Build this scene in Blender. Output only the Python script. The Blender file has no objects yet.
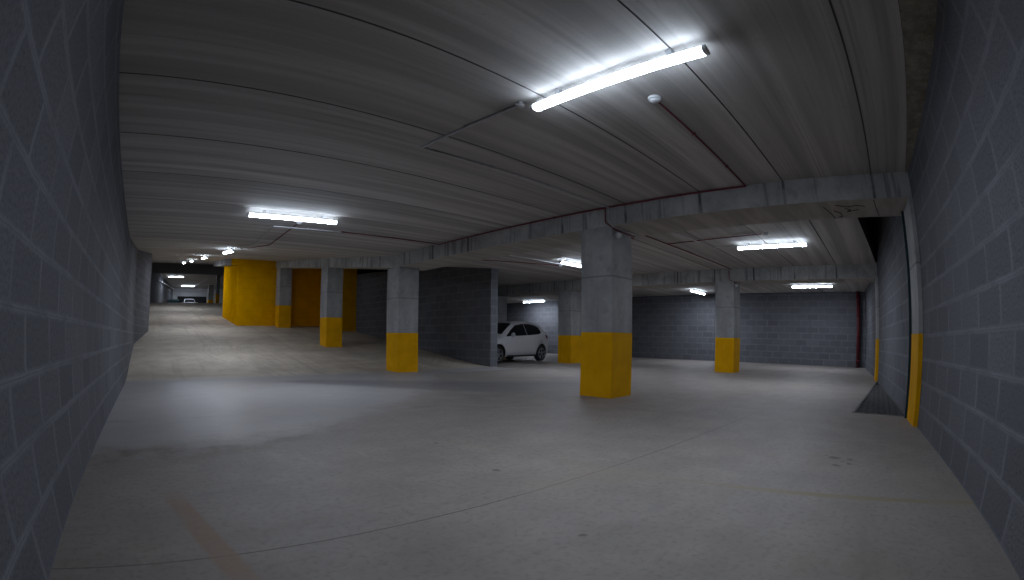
import bpy, bmesh, math, random
from mathutils import Matrix, Vector
random.seed(7)
sc = bpy.context.scene
COL = sc.collection
PI = math.pi

# ------------------------------------------------------------------ camera (fisheye, cropped frame)
PF = dict(f=469.236, k3=.0257529, yaw=.738545, pit=-.0367259, rol=.00971684, cx=-20.0958, cy=63.2318)
HC = .88
cd = bpy.data.cameras.new('camera'); cam = bpy.data.objects.new('camera', cd); COL.objects.link(cam); sc.camera = cam
cd.type = 'PANO'
cd.sensor_fit = 'HORIZONTAL'; cd.sensor_width = 36; cd.sensor_height = 36*580/1024
try:
    cd.panorama_type = 'FISHEYE_LENS_POLYNOMIAL'; cc = cd
except Exception:
    cc = cd.cycles; cc.panorama_type = 'FISHEYE_LENS_POLYNOMIAL'
ka = 1024/36/PF['f']
cc.fisheye_polynomial_k0 = 0; cc.fisheye_polynomial_k1 = -ka; cc.fisheye_polynomial_k2 = 0
cc.fisheye_polynomial_k3 = -PF['k3']*ka**3; cc.fisheye_polynomial_k4 = 0
cc.fisheye_fov = PI
cd.shift_x = -(PF['cx']+.5)/1024; cd.shift_y = (PF['cy']+.6)/580
cd.clip_start = .02; cd.clip_end = 200
def _m(R, U, F):
    c, s = math.cos(PF['rol']), math.sin(PF['rol']); R, U = R*c-U*s, R*s+U*c
    c, s = math.cos(PF['pit']), math.sin(PF['pit']); F, U = F*c-U*s, F*s+U*c
    c, s = math.cos(PF['yaw']), math.sin(PF['yaw']); return Vector((F*s+R*c, F*c-R*s, U))
_r, _u, _f = _m(1,0,0), _m(0,1,0), _m(0,0,1)
M = Matrix((_r, _u, -_f)).transposed().to_4x4(); M.translation = (0, 0, HC); cam.matrix_world = M

# ------------------------------------------------------------------ render look
sc.view_settings.view_transform = 'Standard'
sc.view_settings.look = 'None'
sc.view_settings.gamma = 1
sc.view_settings.use_curve_mapping = False
sc.view_settings.exposure = 0.06
try:
    sc.cycles.use_denoising = True
    sc.cycles.denoiser = 'OPENIMAGEDENOISE'
    sc.cycles.denoising_input_passes = 'RGB_ALBEDO_NORMAL'
except Exception:
    pass
sc.cycles.max_bounces = 8; sc.cycles.diffuse_bounces = 5; sc.cycles.glossy_bounces = 3
sc.cycles.sample_clamp_indirect = 4
sc.cycles.caustics_reflective = False; sc.cycles.caustics_refractive = False
w = bpy.data.worlds.new('world'); sc.world = w; w.use_nodes = True
w.node_tree.nodes['Background'].inputs[0].default_value = (0.5, 0.6, 0.8, 1)
w.node_tree.nodes['Background'].inputs[1].default_value = 0.0

# ------------------------------------------------------------------ geometry constants
ZC = 2.85                       # flat ceiling height
YK, SC_, SF = 10.0, .129, .125  # ceiling starts to climb at YK with slope SC_; ramp slope SF
YT = 38.2                       # top of the ramp
ZU = 3.5                        # upper level floor
XL = -.58                       # left wall face
XP0, XP1 = 9.0, 9.27            # partition wall
XB = 19.3                       # back wall face
def ceil_z(y): return ZC + SC_*max(0, y-YK)
def ramp_z(y):
    y0, e = 10.2, .9
    if y <= y0-e: return 0.0
    if y < y0+e: return SF*(y-y0+e)**2/(4*e)
    if y < YT-1.2: return SF*(y-y0)
    zt = SF*(YT-1.2-y0)
    if y < YT+1.2: t = y-(YT-1.2); return zt + SF*(t - t*t/4.8)
    return zt + SF*1.2
def right_y(x): return -1.05 + .0785*x

# ------------------------------------------------------------------ mesh helpers
class MB:
    def __init__(self): self.v = []; self.f = []; self.mi = []; self.sm = []
    def add(self, vs, fs, m=0, smooth=False):
        o = len(self.v); self.v += [tuple(x) for x in vs]
        for f in fs: self.f.append(tuple(i+o for i in f)); self.mi.append(m); self.sm.append(smooth)
        return self
    def quad(self, *p, m=0): return self.add(p, [tuple(range(len(p)))], m)
    def box(self, x0, x1, y0, y1, z0, z1, m=0):
        v = [(x, y, z) for z in (z0, z1) for y in (y0, y1) for x in (x0, x1)]
        return self.add(v, [(0,2,3,1),(4,5,7,6),(0,1,5,4),(2,6,7,3),(0,4,6,2),(1,3,7,5)], m)
    def prism(self, poly, z0, z1, m=0):
        """vertical prism over an (x,y) polygon; z0/z1 numbers or functions of (x,y)"""
        f0 = z0 if callable(z0) else (lambda x, y: z0); f1 = z1 if callable(z1) else (lambda x, y: z1)
        n = len(poly)
        a = sum(poly[i][0]*poly[(i+1) % n][1]-poly[(i+1) % n][0]*poly[i][1] for i in range(n))
        if a < 0: poly = poly[::-1]
        v = [(x, y, f0(x, y)) for x, y in poly]+[(x, y, f1(x, y)) for x, y in poly]
        fs = [tuple(range(n-1, -1, -1)), tuple(range(n, 2*n))]+[(i, (i+1) % n, n+(i+1) % n, n+i) for i in range(n)]
        return self.add(v, fs, m)
    def chamfer_post(self, x0, x1, y0, y1, z0, z1, c=.012, m=0):
        p = [(x0+c,y0),(x1-c,y0),(x1,y0+c),(x1,y1-c),(x1-c,y1),(x0+c,y1),(x0,y1-c),(x0,y0+c)]
        return self.prism(p, z0, z1, m)
    def tube(self, pts, r, n=8, m=0, cap=True):
        pts = [Vector(p) for p in pts]; rings = []
        for i, p in enumerate(pts):
            if i == 0: t = (pts[1]-p).normalized(); k = 1
            elif i == len(pts)-1: t = (p-pts[i-1]).normalized(); k = 1
            else:
                a, b = (p-pts[i-1]).normalized(), (pts[i+1]-p).normalized()
                t = (a+b).normalized() if (a+b).length > 1e-6 else a
            up = Vector((0, 0, 1)) if abs(t.z) < .9 else Vector((1, 0, 0))
            if i == 0: u = t.cross(up).normalized()
            else:
                u = (rings[-1][1]-t*rings[-1][1].dot(t)); u = u.normalized() if u.length > 1e-6 else t.cross(up).normalized()
            wv = t.cross(u).normalized()
            rings.append((p, u, wv))
        o = []
        for p, u, wv in rings:
            for j in range(n): a = 2*PI*j/n; o.append(p+u*math.cos(a)*r+wv*math.sin(a)*r)
        fs = []
        for i in range(len(pts)-1):
            for j in range(n): k = (j+1) % n; fs.append((i*n+j, i*n+k, (i+1)*n+k, (i+1)*n+j))
        self.add(o, fs, m, True)
        if cap:
            self.add(o[:n], [tuple(range(n-1, -1, -1))], m); self.add(o[-n:], [tuple(range(n))], m)
        return self
    def lathe(self, prof, n=20, axis='z', c=(0, 0, 0), m=0, smooth=True):
        """prof: (radius, height) pairs along the axis"""
        v = []
        for r, h in prof:
            for j in range(n):
                a = 2*PI*j/n; p = (r*math.cos(a), r*math.sin(a), h)
                if axis == 'y': p = (p[0], p[2], p[1])
                if axis == 'x': p = (p[2], p[0], p[1])
                v.append((p[0]+c[0], p[1]+c[1], p[2]+c[2]))
        fs = []
        for i in range(len(prof)-1):
            for j in range(n): k = (j+1) % n; fs.append((i*n+j, i*n+k, (i+1)*n+k, (i+1)*n+j))
        fs.append(tuple(range(n-1, -1, -1))); fs.append(tuple(range((len(prof)-1)*n, len(prof)*n)))
        return self.add(v, fs, m, smooth)
    def mesh(self, name, mats):
        me = bpy.data.meshes.new(name); me.from_pydata(self.v, [], self.f)
        for mt in (mats if isinstance(mats, (list, tuple)) else [mats]): me.materials.append(mt)
        for p, mi, s in zip(me.polygons, self.mi, self.sm): p.material_index = mi; p.use_smooth = s
        bm = bmesh.new(); bm.from_mesh(me); bmesh.ops.recalc_face_normals(bm, faces=bm.faces[:]) if not getattr(self, 'keep', False) else None
        bm.to_mesh(me); bm.free()
        uv = me.uv_layers.new(name='UVMap')
        for p in me.polygons:
            nn = p.normal
            for li in p.loop_indices:
                co = me.vertices[me.loops[li].vertex_index].co
                if abs(nn.z) > .7: uv.data[li].uv = (co.x, co.y)
                else:
                    t = Vector((-nn.y, nn.x, 0)).normalized(); uv.data[li].uv = (co.dot(t), co.z)
        me.validate()
        return me
    def build(self, name, mats, parent=None, label=None):
        o = bpy.data.objects.new(name, self.mesh(name, mats)); COL.objects.link(o)
        if parent is not None: o.parent = parent
        if label: o['label'] = label
        return o
def struct(name, mb, mats):
    o = mb.build(name, mats); o['kind'] = 'structure'; return o
def tag(o, label, cat, group=None):
    o['label'] = label; o['category'] = cat
    if group: o['group'] = group
    return o
def thing(name, label, cat, loc=(0, 0, 0), rot=(0, 0, 0), group=None):
    o = bpy.data.objects.new(name, None); COL.objects.link(o); o.empty_display_size = .1
    o.location = loc; o.rotation_euler = rot
    return tag(o, label, cat, group)
def dup(root, loc, rot, label, group=None):
    def cp(o, par):
        c = o.copy(); COL.objects.link(c)
        if par is not None: c.parent = par
        for ch in list(o.children): cp(ch, c)
        return c
    r = cp(root, None); r.location = loc; r.rotation_euler = rot; r['label'] = label
    if group: r['group'] = group
    return r

# ------------------------------------------------------------------ materials
class NT:
    def __init__(self, name):
        self.mat = bpy.data.materials.new(name); self.mat.use_nodes = True
        self.t = self.mat.node_tree; self.b = self.t.nodes['Principled BSDF']
    def n(self, typ, **kw):
        nd = self.t.nodes.new(typ)
        for k, v in kw.items(): setattr(nd, k, v)
        return nd
    def l(self, a, b): self.t.links.new(a, b)
    def val(self, inp, v):
        if isinstance(v, bpy.types.NodeSocket): self.l(v, inp)
        else: inp.default_value = v
    def math(self, op, a, b=0.0, c=None, clamp=False):
        nd = self.n('ShaderNodeMath', operation=op, use_clamp=clamp)
        self.val(nd.inputs[0], a); self.val(nd.inputs[1], b)
        if c is not None: self.val(nd.inputs[2], c)
        return nd.outputs[0]
    def mix(self, fac, a, b, mode='MIX'):
        nd = self.n('ShaderNodeMix', data_type='RGBA', blend_type=mode)
        nd.clamp_factor = True
        self.val(nd.inputs[0], fac)
        for s, v in ((nd.inputs[6], a), (nd.inputs[7], b)):
            if isinstance(v, tuple) and len(v) == 3: v = (*v, 1)
            self.val(s, v)
        return nd.outputs[2]
    def obj(self): 
        if not hasattr(self, '_o'): self._o = self.n('ShaderNodeTexCoord')
        return self._o.outputs['Object']
    def uv(self):
        if not hasattr(self, '_o'): self._o = self.n('ShaderNodeTexCoord')
        return self._o.outputs['UV']
    def xyz(self):
        s = self.n('ShaderNodeSeparateXYZ'); self.l(self.obj(), s.inputs[0]); return s.outputs
    def scale(self, vec, s):
        m = self.n('ShaderNodeMapping'); self.l(vec, m.inputs[0]); m.inputs['Scale'].default_value = s; return m.outputs[0]
    def noise(self, vec, scale, detail=4, rough=.55):
        nd = self.n('ShaderNodeTexNoise'); self.l(vec, nd.inputs['Vector'])
        nd.inputs['Scale'].default_value = scale; nd.inputs['Detail'].default_value = detail; nd.inputs['Roughness'].default_value = rough
        return nd.outputs[0]
    def ramp(self, fac, a, b, lo=0.0, hi=1.0):
        nd = self.n('ShaderNodeMapRange', clamp=True, interpolation_type='SMOOTHSTEP'); self.val(nd.inputs[0], fac)
        nd.inputs[1].default_value = a; nd.inputs[2].default_value = b; nd.inputs[3].default_value = lo; nd.inputs[4].default_value = hi
        return nd.outputs[0]
    def bump(self, h, strength=.3, dist=.01):
        nd = self.n('ShaderNodeBump'); self.l(h, nd.inputs['Height']); nd.inputs['Strength'].default_value = strength; nd.inputs['Distance'].default_value = dist
        self.l(nd.outputs[0], self.b.inputs['Normal'])
    def set(self, color=None, rough=None, metal=None, spec=None):
        for k, v in (('Base Color', color), ('Roughness', rough), ('Metallic', metal), ('Specular IOR Level', spec)):
            if v is None: continue
            if isinstance(v, tuple) and len(v) == 3: v = (*v, 1)
            self.val(self.b.inputs[k], v)
        return self.mat

def simple(name, color, rough=.5, metal=0.0, var=.12, scale=8, spec=.5):
    t = NT(name); n = t.noise(t.obj(), scale, 4)
    c = t.mix(t.ramp(n, .3, .7), tuple(x*(1-var) for x in color), tuple(min(1, x*(1+var)) for x in color))
    return t.set(c, rough, metal, spec)

def block_material():
    t = NT('concrete_block_wall')
    uv = t.uv()
    wob = t.noise(uv, 5, 3)
    mp = t.n('ShaderNodeMapping'); t.l(uv, mp.inputs[0])
    vm = t.n('ShaderNodeVectorMath', operation='MULTIPLY_ADD')
    t.l(wob, vm.inputs[0]); vm.inputs[1].default_value = (.02, .02, 0); t.l(mp.outputs[0], vm.inputs[2])
    def brick(ms, smooth):
        b = t.n('ShaderNodeTexBrick'); t.l(vm.outputs[0], b.inputs['Vector'])
        b.inputs['Scale'].default_value = 1; b.inputs['Brick Width'].default_value = .5; b.inputs['Row Height'].default_value = .25
        b.inputs['Mortar Size'].default_value = ms; b.inputs['Mortar Smooth'].default_value = smooth; b.inputs['Bias'].default_value = 0
        b.inputs['Color1'].default_value = (0.0, 0.0, 0.0, 1); b.inputs['Color2'].default_value = (1, 1, 1, 1)
        return b
    b = brick(.030, 1.0); thin = brick(.004, .3)
    fine = t.noise(uv, 52, 3, .75); big = t.noise(uv, 1.1, 4)
    blk = t.mix(b.outputs['Color'], (.128, .132, .146), (.172, .177, .194))
    blk = t.mix(t.ramp(fine, .36, .58, .62, 0), blk, (.066, .069, .081))
    mort = t.mix(t.ramp(fine, .3, .7), (.205, .212, .234), (.255, .263, .288))
    smear = t.math('MULTIPLY', b.outputs['Fac'], t.ramp(t.noise(uv, 3.2, 4), .25, .6, .35, .95))
    c = t.mix(smear, blk, mort)
    c = t.mix(t.math('MULTIPLY', thin.outputs['Fac'], .45), c, (.085, .088, .10))
    c = t.mix(t.ramp(big, .35, .7, .30, 0), c, (.135, .14, .16))
    h = t.math('ADD', t.math('MULTIPLY', b.outputs['Fac'], .6), t.math('MULTIPLY', fine, .5))
    t.bump(h, .5, .006)
    return t.set(c, .92, spec=.2)

def ceiling_material():
    t = NT('concrete_plank_ceiling'); o = t.obj()
    st = t.noise(t.scale(o, (.16, 4.5, 1)), 1.0, 5, .6)
    st2 = t.noise(t.scale(o, (.10, 3.2, 1)), 1.0, 4, .6)
    spk = t.noise(o, 22, 4, .6)
    pl = t.n('ShaderNodeTexWhiteNoise', noise_dimensions='1D')
    t.l(t.math('FLOOR', t.math('DIVIDE', t.math('ADD', t.xyz()[1], .10), 1.194)), pl.inputs['W'])
    c = t.mix(t.ramp(st, .30, .70), (.45, .425, .40), (.67, .64, .61))
    c = t.mix(t.ramp(st2, .44, .60, 0, .7), c, (.36, .338, .318))
    c = t.mix(t.ramp(spk, .58, .72, 0, .25), c, (.32, .30, .285))
    c = t.mix(t.math('MULTIPLY', pl.outputs[0], .22), c, (.40, .38, .36))
    st3 = t.noise(t.scale(o, (.12, 15, 1)), 1.0, 6, .7)
    c = t.mix(t.math('MULTIPLY', t.ramp(st3, .54, .64, 0, .55), t.ramp(t.noise(o, .8, 3), .35, .6, .3, 1)), c, (.27, .25, .235))
    c = t.mix(t.ramp(t.noise(o, 60, 3, .7), .55, .7, 0, .3), c, (.30, .285, .27))
    t.bump(t.math('ADD', st, t.math('MULTIPLY', spk, .5)), .25, .008)
    return t.set(c, .8, spec=.3)

def rough_concrete():
    t = NT('rough_poured_concrete'); o = t.obj()
    n1 = t.noise(o, 7, 6, .7); n2 = t.noise(o, 40, 4, .7)
    c = t.mix(t.ramp(n1, .3, .7), (.24, .21, .165), (.44, .40, .325))
    c = t.mix(t.ramp(n2, .55, .7, 0, .6), c, (.06, .055, .05))
    t.bump(n1, .8, .03)
    return t.set(c, .95, spec=.2)

def concrete(name, lo, hi, drips=False, warm=None):
    t = NT(name); o = t.obj(); X = t.xyz()
    n1 = t.noise(o, 1.6, 5, .6); n2 = t.noise(o, 30, 4, .65)
    c = t.mix(t.ramp(n1, .3, .72), lo, hi)
    c = t.mix(t.ramp(t.noise(o, 4.5, 6, .7), .52, .66, 0, .35), c, tuple(.62*v for v in lo))
    c = t.mix(t.ramp(n2, .55, .75, 0, .30), c, tuple(.55*v for v in lo))
    if drips:
        v = t.noise(t.scale(o, (7, 7, .55)), 1.0, 4, .6)
        c = t.mix(t.ramp(v, .54, .68, 0, .62), c, (.10, .103, .11))
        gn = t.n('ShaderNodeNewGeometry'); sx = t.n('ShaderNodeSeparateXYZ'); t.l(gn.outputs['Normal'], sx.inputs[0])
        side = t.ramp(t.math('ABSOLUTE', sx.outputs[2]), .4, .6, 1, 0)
        # stained plank joints running down the beam face
        fr = t.math('FRACT', t.math('DIVIDE', t.math('ADD', X[1], .10), 1.194))
        dj = t.math('MULTIPLY', t.math('ABSOLUTE', t.math('SUBTRACT', fr, .5)), 2)
        c = t.mix(t.math('MULTIPLY', t.ramp(dj, .95, .985), t.ramp(t.noise(o, 2.5, 2), .38, .55, .25, .85)), c, (.045, .047, .055))
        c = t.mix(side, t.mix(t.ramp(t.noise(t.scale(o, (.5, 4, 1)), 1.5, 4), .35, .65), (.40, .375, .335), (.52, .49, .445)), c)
    else:
        band = t.math('ABSOLUTE', t.math('SUBTRACT', X[2], t.math('ADD', 1.78, t.math('MULTIPLY', n1, .03))))
        c = t.mix(t.ramp(band, .003, .02, .55, 0), c, (.10, .10, .105))
        st = t.noise(t.scale(o, (3, 3, .4)), 1.0, 4, .6)
        c = t.mix(t.ramp(st, .55, .7, 0, .25), c, (.15, .155, .165))
    t.bump(n2, .25, .006)
    return t.set(c, .82, spec=.3)

def yellow_paint():
    t = NT('yellow_paint'); o = t.obj()
    n1 = t.noise(o, 3, 4); n2 = t.noise(o, 38, 3, .7)
    c = t.mix(t.ramp(n1, .3, .7), (.70, .345, .0005), (.80, .405, .001))
    c = t.mix(t.ramp(n2, .66, .74, 0, .35), c, (.30, .17, .02))
    t.bump(n2, .2, .004)
    return t.set(c, .75, spec=.12)

def yellow_blocks():
    t = NT('yellow_painted_blocks'); uv = t.uv(); n1 = t.noise(uv, 2.2, 4); n2 = t.noise(uv, 50, 3, .7)
    b = t.n('ShaderNodeTexBrick'); t.l(uv, b.inputs['Vector'])
    for k, v in (('Scale', 1), ('Brick Width', .5), ('Row Height', .25), ('Mortar Size', .008), ('Mortar Smooth', .5)): b.inputs[k].default_value = v
    c = t.mix(t.ramp(n1, .3, .7), (.70, .345, .0005), (.80, .405, .001))
    c = t.mix(t.math('MULTIPLY', b.outputs['Fac'], .35), c, (.42, .22, .004))
    t.bump(t.math('ADD', t.math('MULTIPLY', b.outputs['Fac'], -.6), t.math('MULTIPLY', n2, .4)), .35, .006)
    return t.set(c, .85, spec=.0)

def floor_material():
    t = NT('dusty_concrete_floor'); o = t.obj(); X = t.xyz(); x, y = X[0], X[1]
    n_big = t.noise(o, .55, 5, .6); n_mid = t.noise(o, 2.4, 6, .62); n_f = t.noise(o, 26, 5, .65); n_st = t.noise(t.scale(o, (.5, 3.2, 1)), 1.2, 5, .6)
    c = t.mix(t.ramp(n_mid, .28, .74), (0.261, 0.248, 0.232), (0.347, 0.332, 0.312))
    c = t.mix(t.ramp(n_big, .35, .68, 0, .5), c, (0.312, 0.306, 0.300))
    c = t.mix(t.ramp(n_f, .47, .68, 0, .42), c, (0.156, 0.148, 0.140))
    c = t.mix(t.ramp(n_st, .52, .68, 0, .22), c, (0.234, 0.218, 0.195))
    # smoother screed beyond an irregular edge, colour lightened to stand for lamp gloss
    edge = t.math('ADD', 3.70, t.math('MULTIPLY', t.math('POWER', t.math('MAXIMUM', x, 0.0), 2.0), .125))
    edge = t.math('ADD', edge, t.math('MULTIPLY', t.math('SUBTRACT', n_mid, .5), 1.5))
    d = t.math('SUBTRACT', y, edge)
    sm = t.ramp(d, -.05, .7)
    c = t.mix(1.0, c, (.905, .858, .835), 'MULTIPLY')
    c = t.mix(t.math('MULTIPLY', sm, .6), c, (.37, .376, .398))
    # darker soft-edged diagonal strip along the foot of the ramp
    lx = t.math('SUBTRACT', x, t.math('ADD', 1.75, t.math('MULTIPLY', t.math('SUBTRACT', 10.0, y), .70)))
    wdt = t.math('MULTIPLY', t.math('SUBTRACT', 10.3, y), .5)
    drk = t.math('MULTIPLY', t.ramp(lx, -.15, .25), t.ramp(t.math('SUBTRACT', lx, wdt), -.2, .9, 1, 0))
    drk = t.math('MULTIPLY', drk, t.ramp(y, 4.2, 6.2))
    c = t.mix(t.math('MULTIPLY', drk, .62), c, (.135, .138, .155))
    # brown dirt gathered along that edge on the left
    dirt = t.math('MULTIPLY', t.ramp(t.math('ABSOLUTE', t.math('ADD', d, .12)), .02, .42, 1, 0), t.ramp(n_mid, .40, .62))
    dirt = t.math('MULTIPLY', dirt, t.ramp(x, 1.2, 2.6, .55, 0))
    c = t.mix(dirt, c, (0.094, 0.084, 0.066))
    # saw-cut joint
    jl = t.math('ABSOLUTE', t.math('SUBTRACT', y, t.math('SUBTRACT', 1.836, t.math('MULTIPLY', x, .0520))))
    jl = t.math('MULTIPLY', t.ramp(jl, .002, .008, 1, 0), t.math('MULTIPLY', t.ramp(x, 4.2, 7.0, .72, .1), t.ramp(n_mid, .3, .6, .6, 1)))
    c = t.mix(jl, c, (0.055, 0.051, 0.047))
    # reddish worn stripe, yellowish worn stripe
    s1 = t.math('ABSOLUTE', t.math('SUBTRACT', x, t.math('SUBTRACT', .53, t.math('MULTIPLY', y, .174))))
    s1 = t.math('MULTIPLY', t.math('MULTIPLY', t.ramp(s1, .04, .08, .75, 0), t.ramp(y, 2.3, 3.0, 1, 0)), t.ramp(n_mid, .3, .55, .35, 1))
    c = t.mix(s1, c, (0.281, 0.176, 0.117))
    s2 = t.math('ABSOLUTE', t.math('SUBTRACT', x, t.math('SUBTRACT', 2.875, t.math('MULTIPLY', y, .165))))
    s2 = t.math('MULTIPLY', t.math('MULTIPLY', t.ramp(s2, .02, .05, .85, 0), t.ramp(y, .2, 1.5, 1, .12)), t.ramp(n_mid, .3, .55, .4, 1))
    c = t.mix(s2, c, (0.257, 0.211, 0.125))
    # sandy patches near the camera
    c = t.mix(t.math('MULTIPLY', t.ramp(t.noise(o, .9, 4), .52, .66, 0, .30), t.ramp(y, 2.0, 3.5, 1, 0)), c, (0.312, 0.261, 0.207))
    # scratches and scrape marks
    sw = t.noise(t.scale(o, (.9, 5, 1)), 2.2, 7, .75); sw2 = t.noise(t.scale(o, (6, 1.1, 1)), 1.8, 7, .75)
    c = t.mix(t.math('MULTIPLY', t.ramp(sw, .58, .70, 0, .40), t.ramp(n_big, .42, .6)), c, (.19, .178, .165))
    c = t.mix(t.math('MULTIPLY', t.ramp(sw2, .58, .70, 0, .35), t.ramp(n_big, .58, .42)), c, (.40, .38, .36))
    # oil spots
    ns = t.n('ShaderNodeVectorMath', operation='MULTIPLY_ADD'); nn = t.n('ShaderNodeTexNoise'); t.l(o, nn.inputs['Vector']); nn.inputs['Scale'].default_value = 9
    t.l(nn.outputs['Color'], ns.inputs[0]); ns.inputs[1].default_value = (.07, .07, 0); t.l(o, ns.inputs[2])
    for px, py, r in ((3.84, .285, .055), (3.89, .37, .02), (3.60, .255, .035), (3.83, .15, .035), (3.69, .14, .032), (3.75, .21, .02), (2.05, 2.2, .03), (1.6, 1.15, .02), (2.2, 3.1, .025)):
        ds = t.n('ShaderNodeVectorMath', operation='DISTANCE'); t.l(ns.outputs[0], ds.inputs[0]); ds.inputs[1].default_value = (px+.035, py+.035, 0)
        c = t.mix(t.ramp(ds.outputs['Value'], r*.5, r*1.15, .7, 0), c, (0.070, 0.066, 0.062))
    # dark scuffs and tyre marks
    wv = t.noise(t.scale(o, (.35, 1.4, 1)), 2.1, 6, .7)
    c = t.mix(t.ramp(wv, .55, .70, 0, .32), c, (0.156, 0.152, 0.148))
    rg = t.math('MULTIPLY', sm, t.ramp(n_mid, .3, .7, .8, 1))
    rough = t.math('SUBTRACT', .62, t.math('MULTIPLY', rg, .18))
    t.bump(t.math('ADD', t.math('MULTIPLY', n_mid, .6), t.math('MULTIPLY', n_f, .25)), .18, .01)
    return t.set(c, rough, spec=.45)

def ramp_material():
    t = NT('brushed_ramp_concrete'); o = t.obj(); X = t.xyz(); x, y = X[0], X[1]
    n_mid = t.noise(o, 1.8, 6, .62); n_f = t.noise(o, 24, 5, .65)
    c = t.mix(t.ramp(n_mid, .28, .74), (0.293, 0.270, 0.236), (0.396, 0.371, 0.329))
    c = t.mix(t.ramp(n_f, .52, .74, 0, .2), c, (0.180, 0.167, 0.149))
    ds = t.n('ShaderNodeVectorMath', operation='DISTANCE'); cxy = t.n('ShaderNodeCombineXYZ'); t.l(x, cxy.inputs[0]); t.l(y, cxy.inputs[1])
    t.l(cxy.outputs[0], ds.inputs[0]); ds.inputs[1].default_value = (5.4, 14.2, 0)
    rad = t.math('ADD', ds.outputs['Value'], t.math('ADD', t.math('MULTIPLY', n_mid, .35), t.math('MULTIPLY', y, .10)))
    rn = t.n('ShaderNodeTexNoise', noise_dimensions='1D'); t.l(t.math('MULTIPLY', rad, 10.0), rn.inputs['W']); rn.inputs['Scale'].default_value = 1; rn.inputs['Detail'].default_value = 3
    arc = t.math('MULTIPLY', t.ramp(rn.outputs[0], .45, .66, 0, .30), t.math('MULTIPLY', t.ramp(rad, 3.4, 3.9), t.ramp(rad, 5.6, 6.4, 1, 0)))
    arc = t.math('MULTIPLY', arc, t.ramp(y, 14, 18, 1, 0))
    c = t.mix(arc, c, (0.180, 0.162, 0.140))
    tr = t.noise(t.scale(o, (3.2, .14, .14)), 1.0, 4, .6)
    c = t.mix(t.ramp(tr, .52, .68, 0, .40), c, (0.189, 0.171, 0.149))
    cr = t.noise(t.scale(o, (0.072, 0.450, 0.450)), 1.0, 3, .6)
    c = t.mix(t.ramp(cr, .50, .62, 0, .35), c, (0.207, 0.191, 0.167))
    c = t.mix(1.0, c, (1.32, 1.27, 1.2), 'MULTIPLY')
    ft = t.ramp(y, 9.6, 10.4)
    c = t.mix(ft, (.31, .31, .32), c)
    t.bump(t.math('ADD', n_mid, t.math('MULTIPLY', n_f, .4)), .2, .01)
    return t.set(c, t.ramp(y, 9.2, 10.6, .45, .75), spec=.4)

def emission(name, color, strength):
    m = bpy.data.materials.new(name); m.use_nodes = True; nt = m.node_tree; nt.nodes.clear()
    e = nt.nodes.new('ShaderNodeEmission'); o = nt.nodes.new('ShaderNodeOutputMaterial')
    e.inputs[0].default_value = (*color, 1); e.inputs[1].default_value = strength; nt.links.new(e.outputs[0], o.inputs[0])
    return m

M_block = block_material(); M_ceil = ceiling_material(); M_rough = rough_concrete()
M_col = concrete('grey_column_concrete', (.30, .306, .31), (.45, .457, .46))
M_beam = concrete('stained_beam_concrete', (.32, .32, .315), (.50, .50, .49), drips=True)
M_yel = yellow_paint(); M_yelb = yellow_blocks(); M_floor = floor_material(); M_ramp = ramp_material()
LAMP = 135.0
M_tube = emission('lit_diffuser', (.815, .875, 1.0), LAMP)
M_tube_boost = emission('lit_diffuser_boosted', (.815, .875, 1.0), LAMP*1.32)  # same fittings, emission raised to brighten the farther bays
M_side = emission('lit_diffuser_side', (.72, .84, 1.0), 21.0)
M_house = simple('grey_fitting_plastic', (.62, .64, .67), .5)
M_white = simple('white_plastic', (.72, .73, .75), .45, var=.04)
M_grey = simple('grey_conduit_plastic', (.50, .505, .52), .5)
M_red = simple('red_conduit_plastic', (.20, .035, .05), .6)
M_redp = simple('dark_red_pipe_paint', (.11, .006, .012), .5)
M_teal = simple('dark_teal_gap_shade', (.003, .03, .042), .6)  # shade of the gap beside the near pier, as a colour
M_grate = simple('dark_steel', (.13, .13, .135), .6, metal=.2)
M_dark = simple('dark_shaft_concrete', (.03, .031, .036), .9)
M_black = simple('black_rubber', (.012, .012, .013), .7)
M_carp = simple('white_car_paint', (.62, .63, .66), .28, var=.02, spec=.6)
M_glass = simple('dark_car_glass', (.010, .012, .016), .08, var=.05, spec=.6)
M_rim = simple('alloy_wheel_metal', (.30, .31, .33), .35, metal=.8)
M_lampr = simple('red_lamp_lens', (.22, .01, .012), .2)
M_lampc = simple('clear_lamp_lens', (.55, .57, .6), .12)
M_farlit = simple('far_wall_lit_tone', (.80, .80, .82), .9)  # far wall tone made pale to stand for lamp light on it
M_dkgrey = simple('dark_grey_concrete', (.20, .205, .22), .9)  # plain dark concrete of the far beam
M_joint = simple('dark_joint_concrete', (.13, .125, .12), .95)  # mid-dark concrete in the plank joints
M_bin = simple('teal_bin_plastic', (.01, .10, .11), .5)
M_mark = simple('black_marker', (.03, .03, .032), .9)

# ------------------------------------------------------------------ THE SETTING
PITA, PITB, PITC = (6.53, .30), (12.25, -.03), None
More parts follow.
